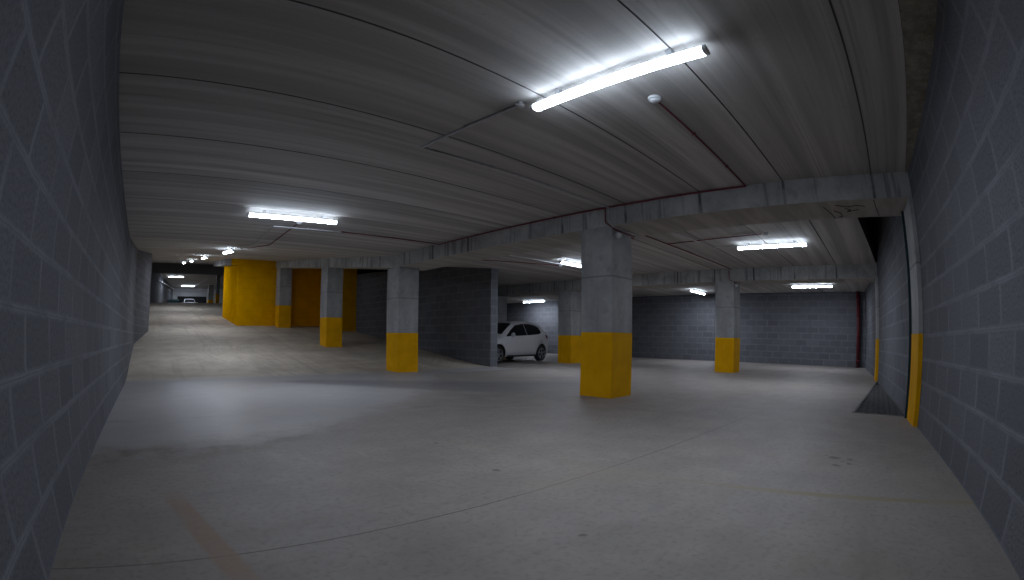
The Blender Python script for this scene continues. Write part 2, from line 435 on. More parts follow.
# floor, flat part (with a triangular shaft opening along the right wall)
m = MB()
def fq(*p): m.quad(*[(a, b, 0) for a, b in p])
fq((-.8,-1.5),(6.53,-1.5),(6.53,9.0),(-.8,9.0))
fq((6.53,.30),(12.25,-.03),(12.25,9.0),(6.53,9.0))
fq((12.25,-.5),(19.6,-.5),(19.6,22.3),(12.25,22.3))
fq((XP1-.1,9.0),(12.25,9.0),(12.25,22.3),(XP1-.1,22.3))
pd = -.9
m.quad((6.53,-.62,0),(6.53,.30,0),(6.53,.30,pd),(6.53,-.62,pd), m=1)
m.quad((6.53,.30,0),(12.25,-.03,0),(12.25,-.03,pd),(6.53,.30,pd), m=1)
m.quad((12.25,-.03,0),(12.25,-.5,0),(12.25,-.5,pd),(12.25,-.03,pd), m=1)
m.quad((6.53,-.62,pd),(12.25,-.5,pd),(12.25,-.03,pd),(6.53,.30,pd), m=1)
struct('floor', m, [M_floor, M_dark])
# ramp and upper floor
m = MB(); ys = [9.0+.15*i for i in range(15)]+[11.4+.8*i for i in range(33)]+[37.2+.2*i for i in range(12)]+[44, 52, 61]
ys = sorted(set(ys)); xs = [-.9, 1.5, 4, 6.5, XP1-.1]
vs = [(x, y, ramp_z(y)) for y in ys for x in xs]; nx = len(xs)
m.add(vs, [(j*nx+i, j*nx+i+1, (j+1)*nx+i+1, (j+1)*nx+i) for j in range(len(ys)-1) for i in range(nx-1)], 0, True)
m.quad((XP1-.1,38,ZU),(13,38,ZU),(13,61,ZU),(XP1-.1,61,ZU))
struct('floor_ramp', m, M_ramp)

# ceiling made of planks that run along x, with open joints
JY = [-.10+1.194*k for k in range(0, 34)]
m = MB(); m.keep = False
GW, GD = .008, .014
def plank(x0, x1, ya, yb, zf=ceil_z):
    """one plank soffit from ya to yb, with a joint groove at yb; split at the kink"""
    cuts = [ya]+([YK] if ya < YK < yb else [])+[yb]
    for a, b in zip(cuts, cuts[1:]):
        aa = a+(GW if a == ya else 0); bb = b-(GW if b == yb else 0)
        m.quad((x0,aa,zf(aa)),(x1,aa,zf(aa)),(x1,bb,zf(bb)),(x0,bb,zf(bb)))
    for s, e in ((yb-GW, yb-GW*.5), (yb+GW*.5, yb+GW)):
        up = s < yb
        m.quad((x0,s,zf(s)+(0 if up else GD)),(x1,s,zf(s)+(0 if up else GD)),(x1,e,zf(e)+(GD if up else 0)),(x0,e,zf(e)+(GD if up else 0)), m=3)
    m.quad((x0,yb-GW*.5,zf(yb)+GD),(x1,yb-GW*.5,zf(yb)+GD),(x1,yb+GW*.5,zf(yb)+GD),(x0,yb+GW*.5,zf(yb)+GD), m=3)
def sheet(x0, x1, y0, y1, zf=ceil_z):
    ed = [y0]+[j for j in JY if y0+.05 < j < y1-.05]+[y1]
    for a, b in zip(ed, ed[1:]): plank(x0, x1, a, b, zf)
sheet(-.8, 6.2, -.57, YT+.2)                      # bay beside the left wall, flat then climbing
m.quad((-.9,-1.5,ZC-.004),(6.2,-1.5,ZC-.004),(6.2,-.565,ZC-.004),(-.9,-.565,ZC-.004), m=1)   # poured strip at the wall
flat = lambda y: ZC
sheet(6.2, XP1-.1, JY[1], YT+.2)
sheet(XP1-.1, 13.0, JY[1], 22.3, flat)
m.quad((6.2,.32,ZC),(6.62,.296,ZC),(6.62,JY[1]-GW,ZC),(6.2,JY[1]-GW,ZC))
m.quad((6.62,.296,ZC),(12.35,-.035,ZC),(13.0,-.035,ZC),(13.0,JY[1]-GW,ZC),(6.62,JY[1]-GW,ZC))
m.quad((6.2,-1,ZC),(6.62,-1,ZC),(6.62,.296,ZC),(6.2,.32,ZC))
m.quad((12.35,-.5,ZC),(13,-.5,ZC),(13,-.035,ZC),(12.35,-.035,ZC))
sheet(13.0, 19.6, -.4, 22.3, flat)
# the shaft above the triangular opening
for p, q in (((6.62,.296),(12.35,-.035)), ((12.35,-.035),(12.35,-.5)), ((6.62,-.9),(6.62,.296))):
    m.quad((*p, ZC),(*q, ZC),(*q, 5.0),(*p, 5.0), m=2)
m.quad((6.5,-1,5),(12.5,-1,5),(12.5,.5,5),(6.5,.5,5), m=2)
sheet(-.9, 13.0, YT+.2, 61, lambda y: 6.35)       # upper level
ob = struct('ceiling', m, [M_ceil, M_rough, M_dark, M_joint])

# walls
m = MB(); m.box(XL-.25, XL, -1.6, 15.5, -.2, 4.2)
m.prism([(XL-.25,15.5),(XL,15.5),(-.10,18.9),(-.10,YT+.1),(-.45,YT+.1),(-.45,18.9)], .3, 7.2)
m.prism([(-.10,YT),(3.2,60.2),(2.9,60.3),(-.45,YT)], 3.0, 7.2)
struct('wall_left', m, M_block)
m = MB(); m.prism([(-1.0, right_y(-1.0)), (XB+.3, right_y(XB+.3)), (XB+.3, right_y(XB+.3)-.3), (-1.0, right_y(-1.0)-.3)], -1.0, 5.0)
struct('wall_right', m, M_block)
m = MB(); m.box(XB, XB+.25, -.2, 22.5, -.2, 3.0); struct('wall_back', m, M_block)
m = MB(); m.box(XP1-.1, XB+.2, 22.0, 22.25, -.2, 3.0); struct('wall_end', m, M_block)
m = MB(); m.prism([(XP0, 9.97), (XP1, 9.97), (XP1, 61), (XP0, 61)], -.2, lambda x, y: ceil_z(min(y, YT))+.15 if y < YT else 6.5); struct('wall_partition', m, M_block)
m = MB(); m.prism([(2.2,56.5),(13,56.5),(13,56.75),(2.2,56.75)], 3.2, 6.6); struct('wall_far', m, M_farlit)
# far doorway in the upper level wall
m = MB()
m.box(3.05,3.25,56.4,56.5,ZU,5.62); m.box(6.9,7.1,56.4,56.5,ZU,5.62); m.box(3.25,6.9,56.4,56.5,5.42,5.62)
d1 = struct('door_1', m, M_white)
m = MB(); m.box(3.25,6.9,56.45,56.5,ZU,5.42)
for k in range(7): m.box(3.25,6.9,56.44,56.451,ZU+.26*k+.02,ZU+.26*k+.24)
m.build('door_leaf', M_dark, d1)

# ------------------------------------------------------------------ columns and beams
GC = 'concrete columns with yellow painted feet'
BW = .87
def beam_poly_y(x0, x1, segs, name, label):
    """beam along y; segs: (y, zbottom, ztop) stations"""
    mb = MB(); vs = []
    for y, a, b in segs: vs += [(x0, y, a), (x1, y, a), (x1, y, b), (x0, y, b)]
    fs = [(0,1,2,3), tuple(4*(len(segs)-1)+i for i in (3,2,1,0))]
    for i in range(len(segs)-1):
        for j in range(4): k = (j+1) % 4; fs.append((4*i+j, 4*i+k, 4*(i+1)+k, 4*(i+1)+j))
    mb.add(vs, fs)
    return tag(mb.build(name, M_beam), label, 'beam')
X1, X2 = 5.75, 12.6
segs = [(-.62, 2.545, ZC+.06), (9.9, 2.545, ZC+.06)]+[(y, 2.545+SC_*(y-9.9), ceil_z(y)+.06) for y in (10.2, 20.79)]
b1 = beam_poly_y(X1, X1+BW, segs, 'concrete_beam', 'long stained concrete beam over the nearest column, from the right wall up along the ramp')
b2 = beam_poly_y(X2, X2+BW, [(-.12, 2.505, ZC+.06), (22.1, 2.505, ZC+.06)], 'concrete_beam', 'farther concrete beam over the slim column in front of the back wall')
b3 = MB().prism([(-.2,YT-.1),(XP0+.1,YT-.1),(XP0+.1,YT+.35),(-.2,YT+.35)], 5.72, 6.7).build('concrete_beam', M_dkgrey)
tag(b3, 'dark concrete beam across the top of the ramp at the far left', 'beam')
# scribble left on the beam soffit by the right wall
m = MB(); zz = 2.543
for pl in ([(5.95,.45),(6.05,.28),(6.0,.18),(6.06,.05)], [(6.2,.5),(6.32,.42),(6.5,.40),(6.55,.46)], [(6.12,.33),(6.2,.26),(6.28,.32),(6.2,.15)], [(6.0,.62),(6.3,.56),(6.6,.52)], [(5.8,-.08),(6.1,-.1),(6.55,-.14)]):
    m.tube([(a, b, zz) for a, b in pl], .006, 5)
m.build('marker_scribble', M_mark, b1, 'black scribble and crack on the soffit')

def column(name, x, y, wx, wy, z0, ztop, hy, label, skew=0.0, slope=False):
    t = thing(name, label, 'column', (x, y, z0), group=GC)
    zf = (lambda a, b: ramp_z(b+y)-z0-.03) if slope else 0.0
    zt = (lambda a, b: ztop+SC_*b-z0) if slope else ztop-z0
    MB().chamfer_post(0, wx, 0, wy, hy, zt).build('shaft', M_col, t)
    MB().chamfer_post(-.002, wx+.002, -.002, wy+.002, zf, hy).build('painted_base', M_yel, t, 'glossy yellow painted foot of the column')
    return t
W_ = .58
c1 = column('concrete_column', X1, 3.74, W_, W_, 0, 2.545, .965, 'nearest and widest grey column with yellow foot, right of the picture centre')
c2 = column('concrete_column', X1, 9.66, W_, W_, 0, 2.545, .955, 'grey column with yellow foot at the bottom of the ramp, left of the dark partition wall')
c3 = column('concrete_column', X1, 14.28, W_, W_, ramp_z(14.28), 2.545+SC_*(14.28-9.9), .97, 'grey column with yellow foot partway up the ramp, between yellow block and ramp-foot column', slope=True)
c4 = column('concrete_column', X1, 20.0, W_, W_, ramp_z(20.0), 2.545+SC_*(20-9.9), .98, 'grey column with yellow foot standing against the yellow block up the ramp', slope=True)
d1c = column('concrete_column', X2, 4.09, W_, W_, 0, 2.505, .955, 'slim looking grey column with yellow foot standing before the back wall, right of centre')
d2c = column('concrete_column', X2, 9.88, W_, W_, 0, 2.505, .955, 'shadowed column with yellow foot between the white hatchback and the nearest column')
d3c = column('concrete_column', X2, 13.62, W_, W_, 0, 2.505, .955, 'dark column behind the bonnet of the white hatchback, beside the partition wall end')
# two piers built into the right wall
def pier(x, label, ztop):
    yl, yr = right_y(x), right_y(x+W_)
    t = thing('wall_pier', label, 'column', (x, yl, 0))
    p = [(0, -.2), (W_, -.2), (W_, yr-yl+.055), (0, .055)]
    MB().prism(p, 1.02, ztop).build('shaft', M_col, t)
    q = [(-.002, -.2), (W_+.002, -.2), (W_+.002, yr-yl+.058), (-.002, .058)]
    MB().prism(q, 0, 1.02).build('painted_base', M_yel, t, 'yellow painted foot of the pier')
    return t
pier(X1-.02, 'near grey pier with yellow foot set into the right block wall by the floor grate', 2.545)
pier(X2-.15, 'far slim pier with yellow foot on the right wall beyond the floor grate', 2.505)
# dark strip added for the shaded gap at the near pier's far edge
xs_ = X1+W_+.03
tag(MB().box(xs_, xs_+.03, right_y(xs_)+.0, right_y(xs_)+.085, 0, 2.545).build('gap_shade_strip', M_teal), 'thin dark teal strip standing in for the shaded gap at the far edge of the near wall pier', 'strip')

# yellow block (stair core) beside the ramp
t = thing('yellow_block', 'big yellow painted masonry block beside the ramp on the left', 'stair core', (3.98, 20.8, 1.2))
ox, oy, oz = 3.98, 20.8, 1.2
zb = lambda x, y: ramp_z(y+oy)-oz-.05
zt_ = lambda x, y: ceil_z(y+oy)-oz+.02
MB().prism([(0,0),(XP0-ox,0),(XP0-ox,.25),(.25,.25),(.25,4.25),(0,4.25)], zb, lambda x, y: zt_(x, y)-.30).build('block_wall', M_yelb, t)
MB().prism([(-.32,0),(XP0-ox,0),(XP0-ox,.25),(-.32,.25)], lambda x, y: zt_(x, y)-.30, zt_).build('top_band', M_yelb, t)
MB().prism([(-.32,.25),(.30,.25),(.30,6.5),(-.32,6.5)], lambda x, y: zt_(x, y)-.30, zt_).build('edge_beam', M_beam, t, 'grey concrete edge beam over the block')

MB().prism([(8.05-ox,-2.0),(XP0-ox,-2.0),(XP0-ox,0),(8.05-ox,0)], zb, zt_).build('projecting_wall', M_yelb, t)

# ------------------------------------------------------------------ fluorescent lights
L0 = 1.56
def make_light(label, loc, rot, group='fluorescent ceiling lights'):
    t = thing('fluorescent_light', label, 'ceiling light', loc, rot, group)
    h = L0/2
    # housing: shallow tray along local x
    prof = [(-.026,-.072),(-.028,-.064),(-.020,-.050),(.020,-.050),(.028,-.064),(.026,-.072)]
    mb = MB(); n = len(prof)
    mb.add([(s*(h-.004), a, b) for s in (-1, 1) for a, b in prof], [tuple(range(n)), tuple(range(2*n-1, n-1, -1))]+[(i, (i+1) % n, n+(i+1) % n, n+i) for i in range(n)])
    mb.build('housing', M_house, t)
    prof = [(-.033,-.068),(-.041,-.080),(-.041,-.096),(-.036,-.108),(-.027,-.114),(.027,-.114),(.036,-.108),(.041,-.096),(.041,-.080),(.033,-.068)]
    mb = MB(); n = len(prof)
    mb.add([(s*(h-.03), a, b) for s in (-1, 1) for a, b in prof], [tuple(range(n)), tuple(range(2*n-1, n-1, -1))], 1)
    for i in range(n): mb.add([(s*(h-.03), *prof[k]) for s, k in ((-1, i), (-1, (i+1) % n), (1, (i+1) % n), (1, i))], [(0,1,2,3)], 0 if prof[i][1] < -.113 and prof[(i+1) % n][1] < -.113 else 1)
    mb.build('diffuser', [M_tube, M_side], t, 'glowing white diffuser')
    for s in (-1, 1):
        mb = MB(); pr = [(a*1.04, b-.002) for a, b in prof]
        mb.add([(s*(h-.03), a, b) for a, b in pr]+[(s*h, a*.9, -.092+(b+.092)*.9) for a, b in pr], [tuple(range(n)), tuple(range(2*n-1, n-1, -1))]+[(i, (i+1) % n, n+(i+1) % n, n+i) for i in range(n)])
        mb.build('end_cap', M_white, t)
        MB().box(s*.5-.02, s*.5+.02, -.02, .02, -.05, .0).build('mounting_clip', M_house, t)
    return t
R90 = (0, 0, PI/2)
proto = make_light('nearest brightest tube light, long and tilted, on the ceiling at upper right', (2.60, 1.61, ZC), R90)
def light(label, x, y, z=ZC, rot=R90, boosted=True):
    o = dup(proto, (x, y, z), rot, label)
    for c in o.children:
        if boosted and c.name.startswith('diffuser'):
            c.material_slots[0].link = 'OBJECT'; c.material_slots[0].material = M_tube_boost
    return o
light('bright tube light at left on the near ceiling, above the bottom of the ramp', 2.24, 7.21, rot=(0, 0, -.07), boosted=True)
light('tube light just behind the long beam at right, above the bay between both beams', 9.37, 2.16)
light('tube light behind the far beam, close to the back wall near the red pipe', 16.62, 2.38)
light('tube light partly hidden behind the left edge of the nearest column', 9.75, 7.38, rot=(0, 0, 0))
light('tube light left of the slim column, in front of the back wall', 17.55, 7.28, rot=(0, 0, 0))
light('tube light above the white hatchback in the back bay', 18.35, 16.9)
rr = (0, -math.atan(SC_)*-1, 0)
for y, lb in ((12.67, 'nearest and largest of the tube lights in a row over the ramp'),
              (18.65, 'second tube light of the row climbing over the ramp'),
              (24.65, 'third tube light of the row climbing over the ramp'),
              (30.65, 'farthest and smallest tube light of the row over the ramp')):
    o = light(lb, 2.1, y, ceil_z(y))
    o.rotation_euler = (Matrix.Rotation(math.atan(SC_), 4, 'X') @ Matrix.Rotation(PI/2, 4, 'Z')).to_euler()
light('far tube light on the upper level, first one past the dark beam', 2.35, 45.0, 6.35, (0, 0, 0))
light('far tube light on the upper level above the distant parked car', 4.25, 53.0, 6.35, (0, 0, 0))

# ------------------------------------------------------------------ conduits and small devices
def conduit(name, label, pts, mat, r=.011, clips=(), cat='conduit', group=None):
    t = thing(name, label, cat, pts[0], group=group)
    p0 = Vector(pts[0]); loc = [Vector(p)-p0 for p in pts]
    MB().tube(loc, r, 8).build('pipe', mat, t)
    if clips:
        for k in clips:
            i = int(k); a, b = loc[i], loc[i+1]; p = a.lerp(b, k-i); q = (b-a).normalized()
            ex = Vector((abs(q.x)*.006+abs(q.y)*(r+.005)+.002, abs(q.y)*.006+abs(q.x)*(r+.005)+.002, r+.004))
            MB().box(p.x-ex.x, p.x+ex.x, p.y-ex.y, p.y+ex.y, p.z-ex.z+.004, p.z+ex.z).build('clip', mat, t)
    return t
ZP = ZC-.014
GR = 'thin red alarm conduits'
FX = X1-.016
conduit('red_conduit', 'thin red conduit from the nearest smoke detector to the long beam', [(3.24,1.56,ZP),(FX-.02,1.61,ZP)], M_red, .010, (.3,.7), group=GR)
conduit('red_conduit', 'long thin red conduit along the top edge of the long beam', [(FX,1.60,ZP-.004),(FX,8.05,ZP-.004)], M_red, .012, (.15,.5,.8), group=GR)
conduit('red_conduit', 'thin red conduit across the near ceiling toward the left tube light', [(FX-.02,8.02,ZP),(2.62,8.12,ZP)], M_red, .010, (.35,.7), group=GR)
conduit('red_conduit', 'red conduit dropping over the nearest column and running on under the next bay', [(FX,3.83,ZP-.02),(FX,3.83,2.60),(FX,3.70,2.50),(6.0,3.72,2.49),(6.38,3.72,2.49),(6.66,3.9,2.52),(6.68,4.3,ZP),(8.72,4.27,ZP),(12.56,4.15,ZP)], M_red, .011, (6.5,7.3), group=GR)
conduit('red_conduit', 'short red branch conduit leading to the detector by the bay light', [(8.72,4.25,ZP),(8.55,2.16,ZP)], M_red, .010, (.5,), group=GR)
conduit('red_conduit', 'short red conduit dropping down the far beam above the slim column', [(X2-.016,4.22,ZP-.02),(X2-.016,4.22,2.55),(X2+.02,4.06,2.47),(12.72,4.05,2.47)], M_red, .011, group=GR)
conduit('red_conduit', 'thin red conduit from the left tube light to the ramp detector', [(2.53,7.86,ZP),(2.58,9.95,ZP),(2.56,10.4,ceil_z(10.4)-.014),(2.42,11.8,ceil_z(11.8)-.014)], M_red, .010, group=GR)
conduit('red_conduit', 'thin red conduit across the ceiling left of the light behind the nearest column', [(7.0,9.3,ZP),(9.78,8.1,ZP)], M_red, .010, group=GR)
GW_ = 'thin grey cable conduits'
conduit('grey_conduit', 'grey conduit from the nearest tube light, turning along the ceiling to the long beam', [(2.57,2.52,ZP),(2.50,3.86,ZP),(FX-.03,3.74,ZP-.026),(FX-.03,3.75,2.62),(FX-.02,3.685,2.52),(6.0,3.70,2.52),(6.4,3.70,2.52)], M_grey, .014, (.5,1.3,1.6), group=GW_)
conduit('grey_conduit', 'pale conduit on the near ceiling beside the left tube light', [(2.15,8.10,ZP-.024),(3.45,8.00,ZP-.024)], M_white, .012, (.5,), group=GW_)
conduit('grey_conduit', 'thin grey conduit from the left tube light toward the ramp ceiling', [(2.18,8.16,ZP),(2.24,9.95,ZP),(2.25,10.4,ceil_z(10.4)-.014),(2.16,11.75,ceil_z(11.75)-.014)], M_grey, .009, group=GW_)
conduit('grey_conduit', 'pale conduit behind the long beam leading to the bay light', [(7.2,3.66,ZP-.024),(9.36,3.49,ZP-.024),(9.37,2.97,ZP-.024)], M_white, .011, (.3,.7), group=GW_)
conduit('grey_conduit', 'pale conduit leading to the light hidden behind the nearest column', [(7.3,7.99,ZP),(9.5,7.90,ZP),(12.5,7.75,ZP)], M_white, .013, (.3,.7), group=GW_)
conduit('grey_conduit', 'long white conduit climbing along the far upper left wall', [(.55,42.0,5.62),(3.2,58.0,6.2)], M_white, .05, group=GW_)
conduit('grey_conduit', 'pale conduit leading from the row of ramp lights up past the beam', [(5.6,46,6.2),(4.9,52.5,6.3),(4.6,52.8,6.3)], M_white, .04, group=GW_)

def detector(label, loc, rot=(0, 0, 0)):
    t = thing('smoke_detector', label, 'smoke detector', loc, rot, 'round white smoke detectors')
    MB().lathe([(.055, 0), (.058, -.006), (.056, -.02), (.05, -.024)], 20).build('base', M_white, t)
    MB().lathe([(.044, -.024), (.046, -.030), (.036, -.040), (.022, -.044), (.010, -.045)], 20).build('sensor_head', M_white, t)
    return t
dt = detector('round white smoke detector on the ceiling right under the nearest tube light', (3.17, 1.56, ZC))
def det(lb, loc): return dup(dt, loc, (0, 0, 0), lb)
det('small white smoke detector beside the left tube light', (2.52, 7.74, ZC))
det('small white smoke detector at the end of the ramp conduits', (2.30, 11.87, ceil_z(11.87)))
det('small white smoke detector beside the tube light behind the long beam', (8.54, 2.08, ZC))
det('small white smoke detector by the light hidden behind the nearest column', (9.80, 8.05, ZC))
def call_point(lb, loc):
    t = thing('sounder', lb, 'alarm sounder', loc, (PI/2, 0, 0), 'small white sounders on the columns')
    MB().lathe([(.045, 0), (.05, .01), (.05, .03), (.04, .036)], 18).build('base', M_white, t)
    MB().lathe([(.038, .036), (.036, .06), (.022, .075), (.01, .078)], 18).build('cap', M_white, t)
    return t
cp = call_point('small white device at the top of the nearest column', (5.90, 3.738, 2.42))
dup(cp, (12.76, 4.088, 2.40), (PI/2, 0, 0), 'small white device at the top of the slim column')
t = thing('junction_box', 'small white cable junction at the left end of the nearest tube light', 'junction box', (2.57, 2.50, ZC))
MB().lathe([(.03, 0), (.032, -.03), (.026, -.04)], 12).build('body', M_white, t)
for a in range(3):
    c, s = math.cos(a*2.1+.5), math.sin(a*2.1+.5)
    MB().tube([(c*.028, s*.028, -.02), (c*.05, s*.05, -.02)], .009, 8).build('gland', M_white, t)

# red riser pipe in the far right corner
t = thing('riser_pipe', 'dark red vertical pipe in the far right corner of the back wall', 'pipe', (19.14, .78, 0))
MB().lathe([(.075, 0), (.075, 2.86)], 18).build('pipe', M_redp, t)
for z in (.25, 1.15, 1.95, 2.6):
    MB().lathe([(.078, z-.05), (.092, z-.045), (.092, z+.045), (.078, z+.05)], 18).build('coupling', M_redp, t)
for z in (.7, 2.2): MB().box(-.02, .17, -.012, .012, z-.015, z+.015).build('bracket', M_grate, t)

# ------------------------------------------------------------------ floor grate over the triangular shaft
t = thing('floor_grate', 'dark triangular steel grate in the floor along the right wall', 'floor grate', (6.53, -.53, 0))
gx, gy = 6.53, -.53
A, B, C_ = (6.56, .285), (12.2, -.045), (6.56, right_y(6.56)+.015)
D_ = (12.2, right_y(12.2)+.003)
def rel(p, z): return (p[0]-gx, p[1]-gy, z)
def bar(mb, p, q, wd, z0, z1):
    p, q = Vector((p[0]-gx, p[1]-gy)), Vector((q[0]-gx, q[1]-gy)); d_ = (q-p).normalized(); nrm = Vector((-d_.y, d_.x))*wd/2
    mb.prism([tuple(p+nrm), tuple(p-nrm), tuple(q-nrm), tuple(q+nrm)], z0, z1)
mb = MB()
for p, q in ((A, B), (A, C_), (C_, D_)): bar(mb, p, q, .035, -.04, .004)
mb.build('frame', M_grate, t)
up_y = lambda x: .285+(x-6.56)/(12.2-6.56)*(-.045-.285)
lo_y = lambda x: right_y(x)+.01
mb = MB()
def clip_tri(c0, sg):
    """part of the diagonal line y = sg*(x - c0) lying between the wall and the outer edge"""
    pts = []
    for k in range(0, 601):
        x = 6.58+(12.1-6.58)*k/600; y = sg*(x-c0)
        if lo_y(x) <= y <= up_y(x): pts.append((x, y))
    return (pts[0], pts[-1]) if len(pts) > 4 else None
for sg in (1, -1):
    c0 = 5.0
    while c0 < 13:
        r_ = clip_tri(c0, sg)
        if r_ and (r_[1][0]-r_[0][0]) > .06 and r_[0][0] < 11.5: bar(mb, r_[0], r_[1], .018, -.03+.004*sg, -.006+.004*sg)
        c0 += .19
g = mb.build('grating', M_grate, t)

# ------------------------------------------------------------------ cars
def lerp(a, b, t): return a+(b-a)*t
def spl(tab, u):
    """smooth interpolation in a table of (u, value)"""
    if u <= tab[0][0]: return tab[0][1]
    if u >= tab[-1][0]: return tab[-1][1]
    for i in range(len(tab)-1):
        if tab[i][0] <= u <= tab[i+1][0]:
            p1, p2 = tab[i], tab[i+1]; p0 = tab[max(i-1, 0)]; p3 = tab[min(i+2, len(tab)-1)]
            h = p2[0]-p1[0]; t = (u-p1[0])/h
            m1 = (p2[1]-p0[1])/(p2[0]-p0[0])*h; m2 = (p3[1]-p1[1])/(p3[0]-p1[0])*h
            dl = p2[1]-p1[1]
            if dl == 0: m1 = m2 = 0
            return (2*t**3-3*t**2+1)*p1[1]+(t**3-2*t**2+t)*m1+(-2*t**3+3*t**2)*p2[1]+(t**3-t**2)*m2
CL = 3.9
TOP = [(0,.60),(.06,.72),(.25,.80),(.6,.90),(.95,.98),(1.05,1.01),(1.35,1.20),(1.75,1.42),(2.1,1.49),(2.5,1.50),(3.0,1.46),(3.35,1.41),(3.55,1.34),(3.72,1.12),(3.80,.95),(3.87,.80),(3.9,.62)]
BELT = [(0,.56),(.06,.66),(.25,.74),(.95,.88),(1.05,.90),(1.5,.93),(2.5,.99),(3.2,1.04),(3.55,1.05),(3.72,.98),(3.80,.88),(3.87,.74),(3.9,.58)]
WID = [(0,.55),(.06,.66),(.2,.755),(.5,.82),(1.0,.845),(2.0,.85),(3.0,.845),(3.4,.82),(3.7,.765),(3.85,.68),(3.9,.58)]
RW = [(0,.42),(.25,.60),(.95,.66),(1.05,.66),(1.75,.57),(2.5,.56),(3.3,.53),(3.55,.53),(3.72,.56),(3.9,.50)]
BOT = [(0,.36),(.06,.26),(.3,.20),(3.55,.20),(3.84,.28),(3.9,.40)]
def section(u):
    """half section, from centre bottom to centre top: (half width, z)"""
    wv, zt, zb_, bo, rw = spl(WID, u), spl(TOP, u), spl(BELT, u), spl(BOT, u), spl(RW, u)
    mid = lerp(bo, zb_, .5)
    return [(0, bo), (wv*.80, bo), (wv*.94, bo+.03), (wv*.985, lerp(bo, mid, .55)), (wv, mid), (wv*.99, lerp(mid, zb_, .6)), (wv*.955, zb_),
            (lerp(wv*.955, rw, .35), lerp(zb_, zt-.045, .38)), (lerp(wv*.955, rw, .72), lerp(zb_, zt-.045, .74)), (rw, zt-.045), (rw*.88, zt-.012), (rw*.5, zt), (0, zt+.006)]
def side_y(u, z):
    s = section(u)[3:10]
    for (y0, z0), (y1, z1) in zip(s, s[1:]):
        if z0 <= z <= z1 and z1 > z0: return lerp(y0, y1, (z-z0)/(z1-z0))
    return s[-1][0] if z > s[-1][1] else s[0][0]
WB0, WB1, WR = .72, 3.22, .30
def make_car(label, loc, rotz):
    t = thing('hatchback_car', label, 'car', loc, (0, 0, rotz))
    us = [0,.03,.06,.12,.2,.3]+[.3+.1*i for i in range(1, 33)]+[3.55,3.6,3.66,3.72,3.76,3.8,3.84,3.87,3.9]
    us = sorted(set(round(u, 3) for u in us)); ring = []
    for u in us:
        s = section(u); ring.append([(u, -y, z) for y, z in s]+[(u, y, z) for y, z in s[-2:0:-1]])
    n = len(ring[0]); mb = MB()
    fs = [(i*n+j, i*n+(j+1) % n, (i+1)*n+(j+1) % n, (i+1)*n+j) for i in range(len(us)-1) for j in range(n)]
    fs += [tuple(range(n)), tuple(range(len(us)*n-1, (len(us)-1)*n-1, -1))]
    mb.add([p for r in ring for p in r], fs, 0, True)
    body = mb.build('body', [M_carp, M_black], t, 'white painted body shell')
    cut = MB()
    for wu in (WB0, WB1):
        for s in (-1, 1): cut.lathe([(.355, -.16), (.355, .16)], 40, 'y', (wu, s*.80, WR+.01), m=1, smooth=False)
    co = cut.build('cutter', [M_carp, M_black])
    md = body.modifiers.new('b', 'BOOLEAN'); md.operation = 'DIFFERENCE'; md.object = co; md.solver = 'EXACT'
    body.parent = None
    dg = bpy.context.evaluated_depsgraph_get(); dg.update()
    nm = bpy.data.meshes.new_from_object(body.evaluated_get(dg)); body.modifiers.clear(); body.data = nm; body.parent = t
    bpy.data.objects.remove(co)
    # panels laid on the body surface
    def side_panel(name, poly, mat, s, off=.006, lab=None):
        """poly in (u,z), subdivided fan-less strip: two chains lower/upper of equal length"""
        lo, hi = poly; mb = MB(); N = len(lo); K = 5; v = []
        for (u0, z0), (u1, z1) in zip(lo, hi):
            for k in range(K+1):
                u, z = lerp(u0, u1, k/K), lerp(z0, z1, k/K); v.append((u, s*(side_y(u, z)+off), z))
        mb.add(v, [(i*(K+1)+k, i*(K+1)+k+1, (i+1)*(K+1)+k+1, (i+1)*(K+1)+k) for i in range(N-1) for k in range(K)], 0, True)
        return mb.build(name, mat, t, lab)
    for s in (-1, 1):
        side_panel('front_side_window', ([(1.16,.925),(1.5,.945),(1.8,.955),(2.30,.975)], [(1.18,.95),(1.52,1.16),(1.82,1.33),(2.31,1.40)]), M_glass, s, lab='dark front door window')
        side_panel('rear_side_window', ([(2.325,.98),(2.7,1.0),(3.08,1.03),(3.24,1.09)], [(2.335,1.40),(2.7,1.395),(3.05,1.36),(3.26,1.27)]), M_glass, s, lab='dark rear door window')
        side_panel('tail_light', ([(3.56,.88),(3.66,.86),(3.76,.84)], [(3.50,.98),(3.60,1.03),(3.70,1.02)]), M_lampr, s, .010, 'red tail light')
        side_panel('head_light', ([(.10,.64),(.25,.66),(.5,.70)], [(.12,.70),(.28,.75),(.62,.80)]), M_lampc, s, .008, 'clear headlight')
        side_panel('door_handle', ([(2.02,.80),(2.2,.805)], [(2.02,.83),(2.2,.835)]), M_carp, s, .022)
        side_panel('door_handle', ([(2.92,.84),(3.1,.845)], [(2.92,.87),(3.1,.875)]), M_carp, s, .022)
        side_panel('sill_trim', ([(1.12,.215),(1.8,.215),(2.82,.215)], [(1.12,.27),(1.8,.27),(2.82,.27)]), M_black, s, .006, 'black sill trim')
        # mirror
        ym = side_y(1.42, .95)
        mb = MB(); mb.lathe([(.03, -.05), (.075, -.03), (.085, .01), (.06, .05), (.02, .06)], 14, 'x', (1.40, s*(ym+.10), .98)); mb.tube([(1.42, s*ym, .93), (1.41, s*(ym+.07), .95)], .022, 8)
        mb.build('wing_mirror', M_carp, t)
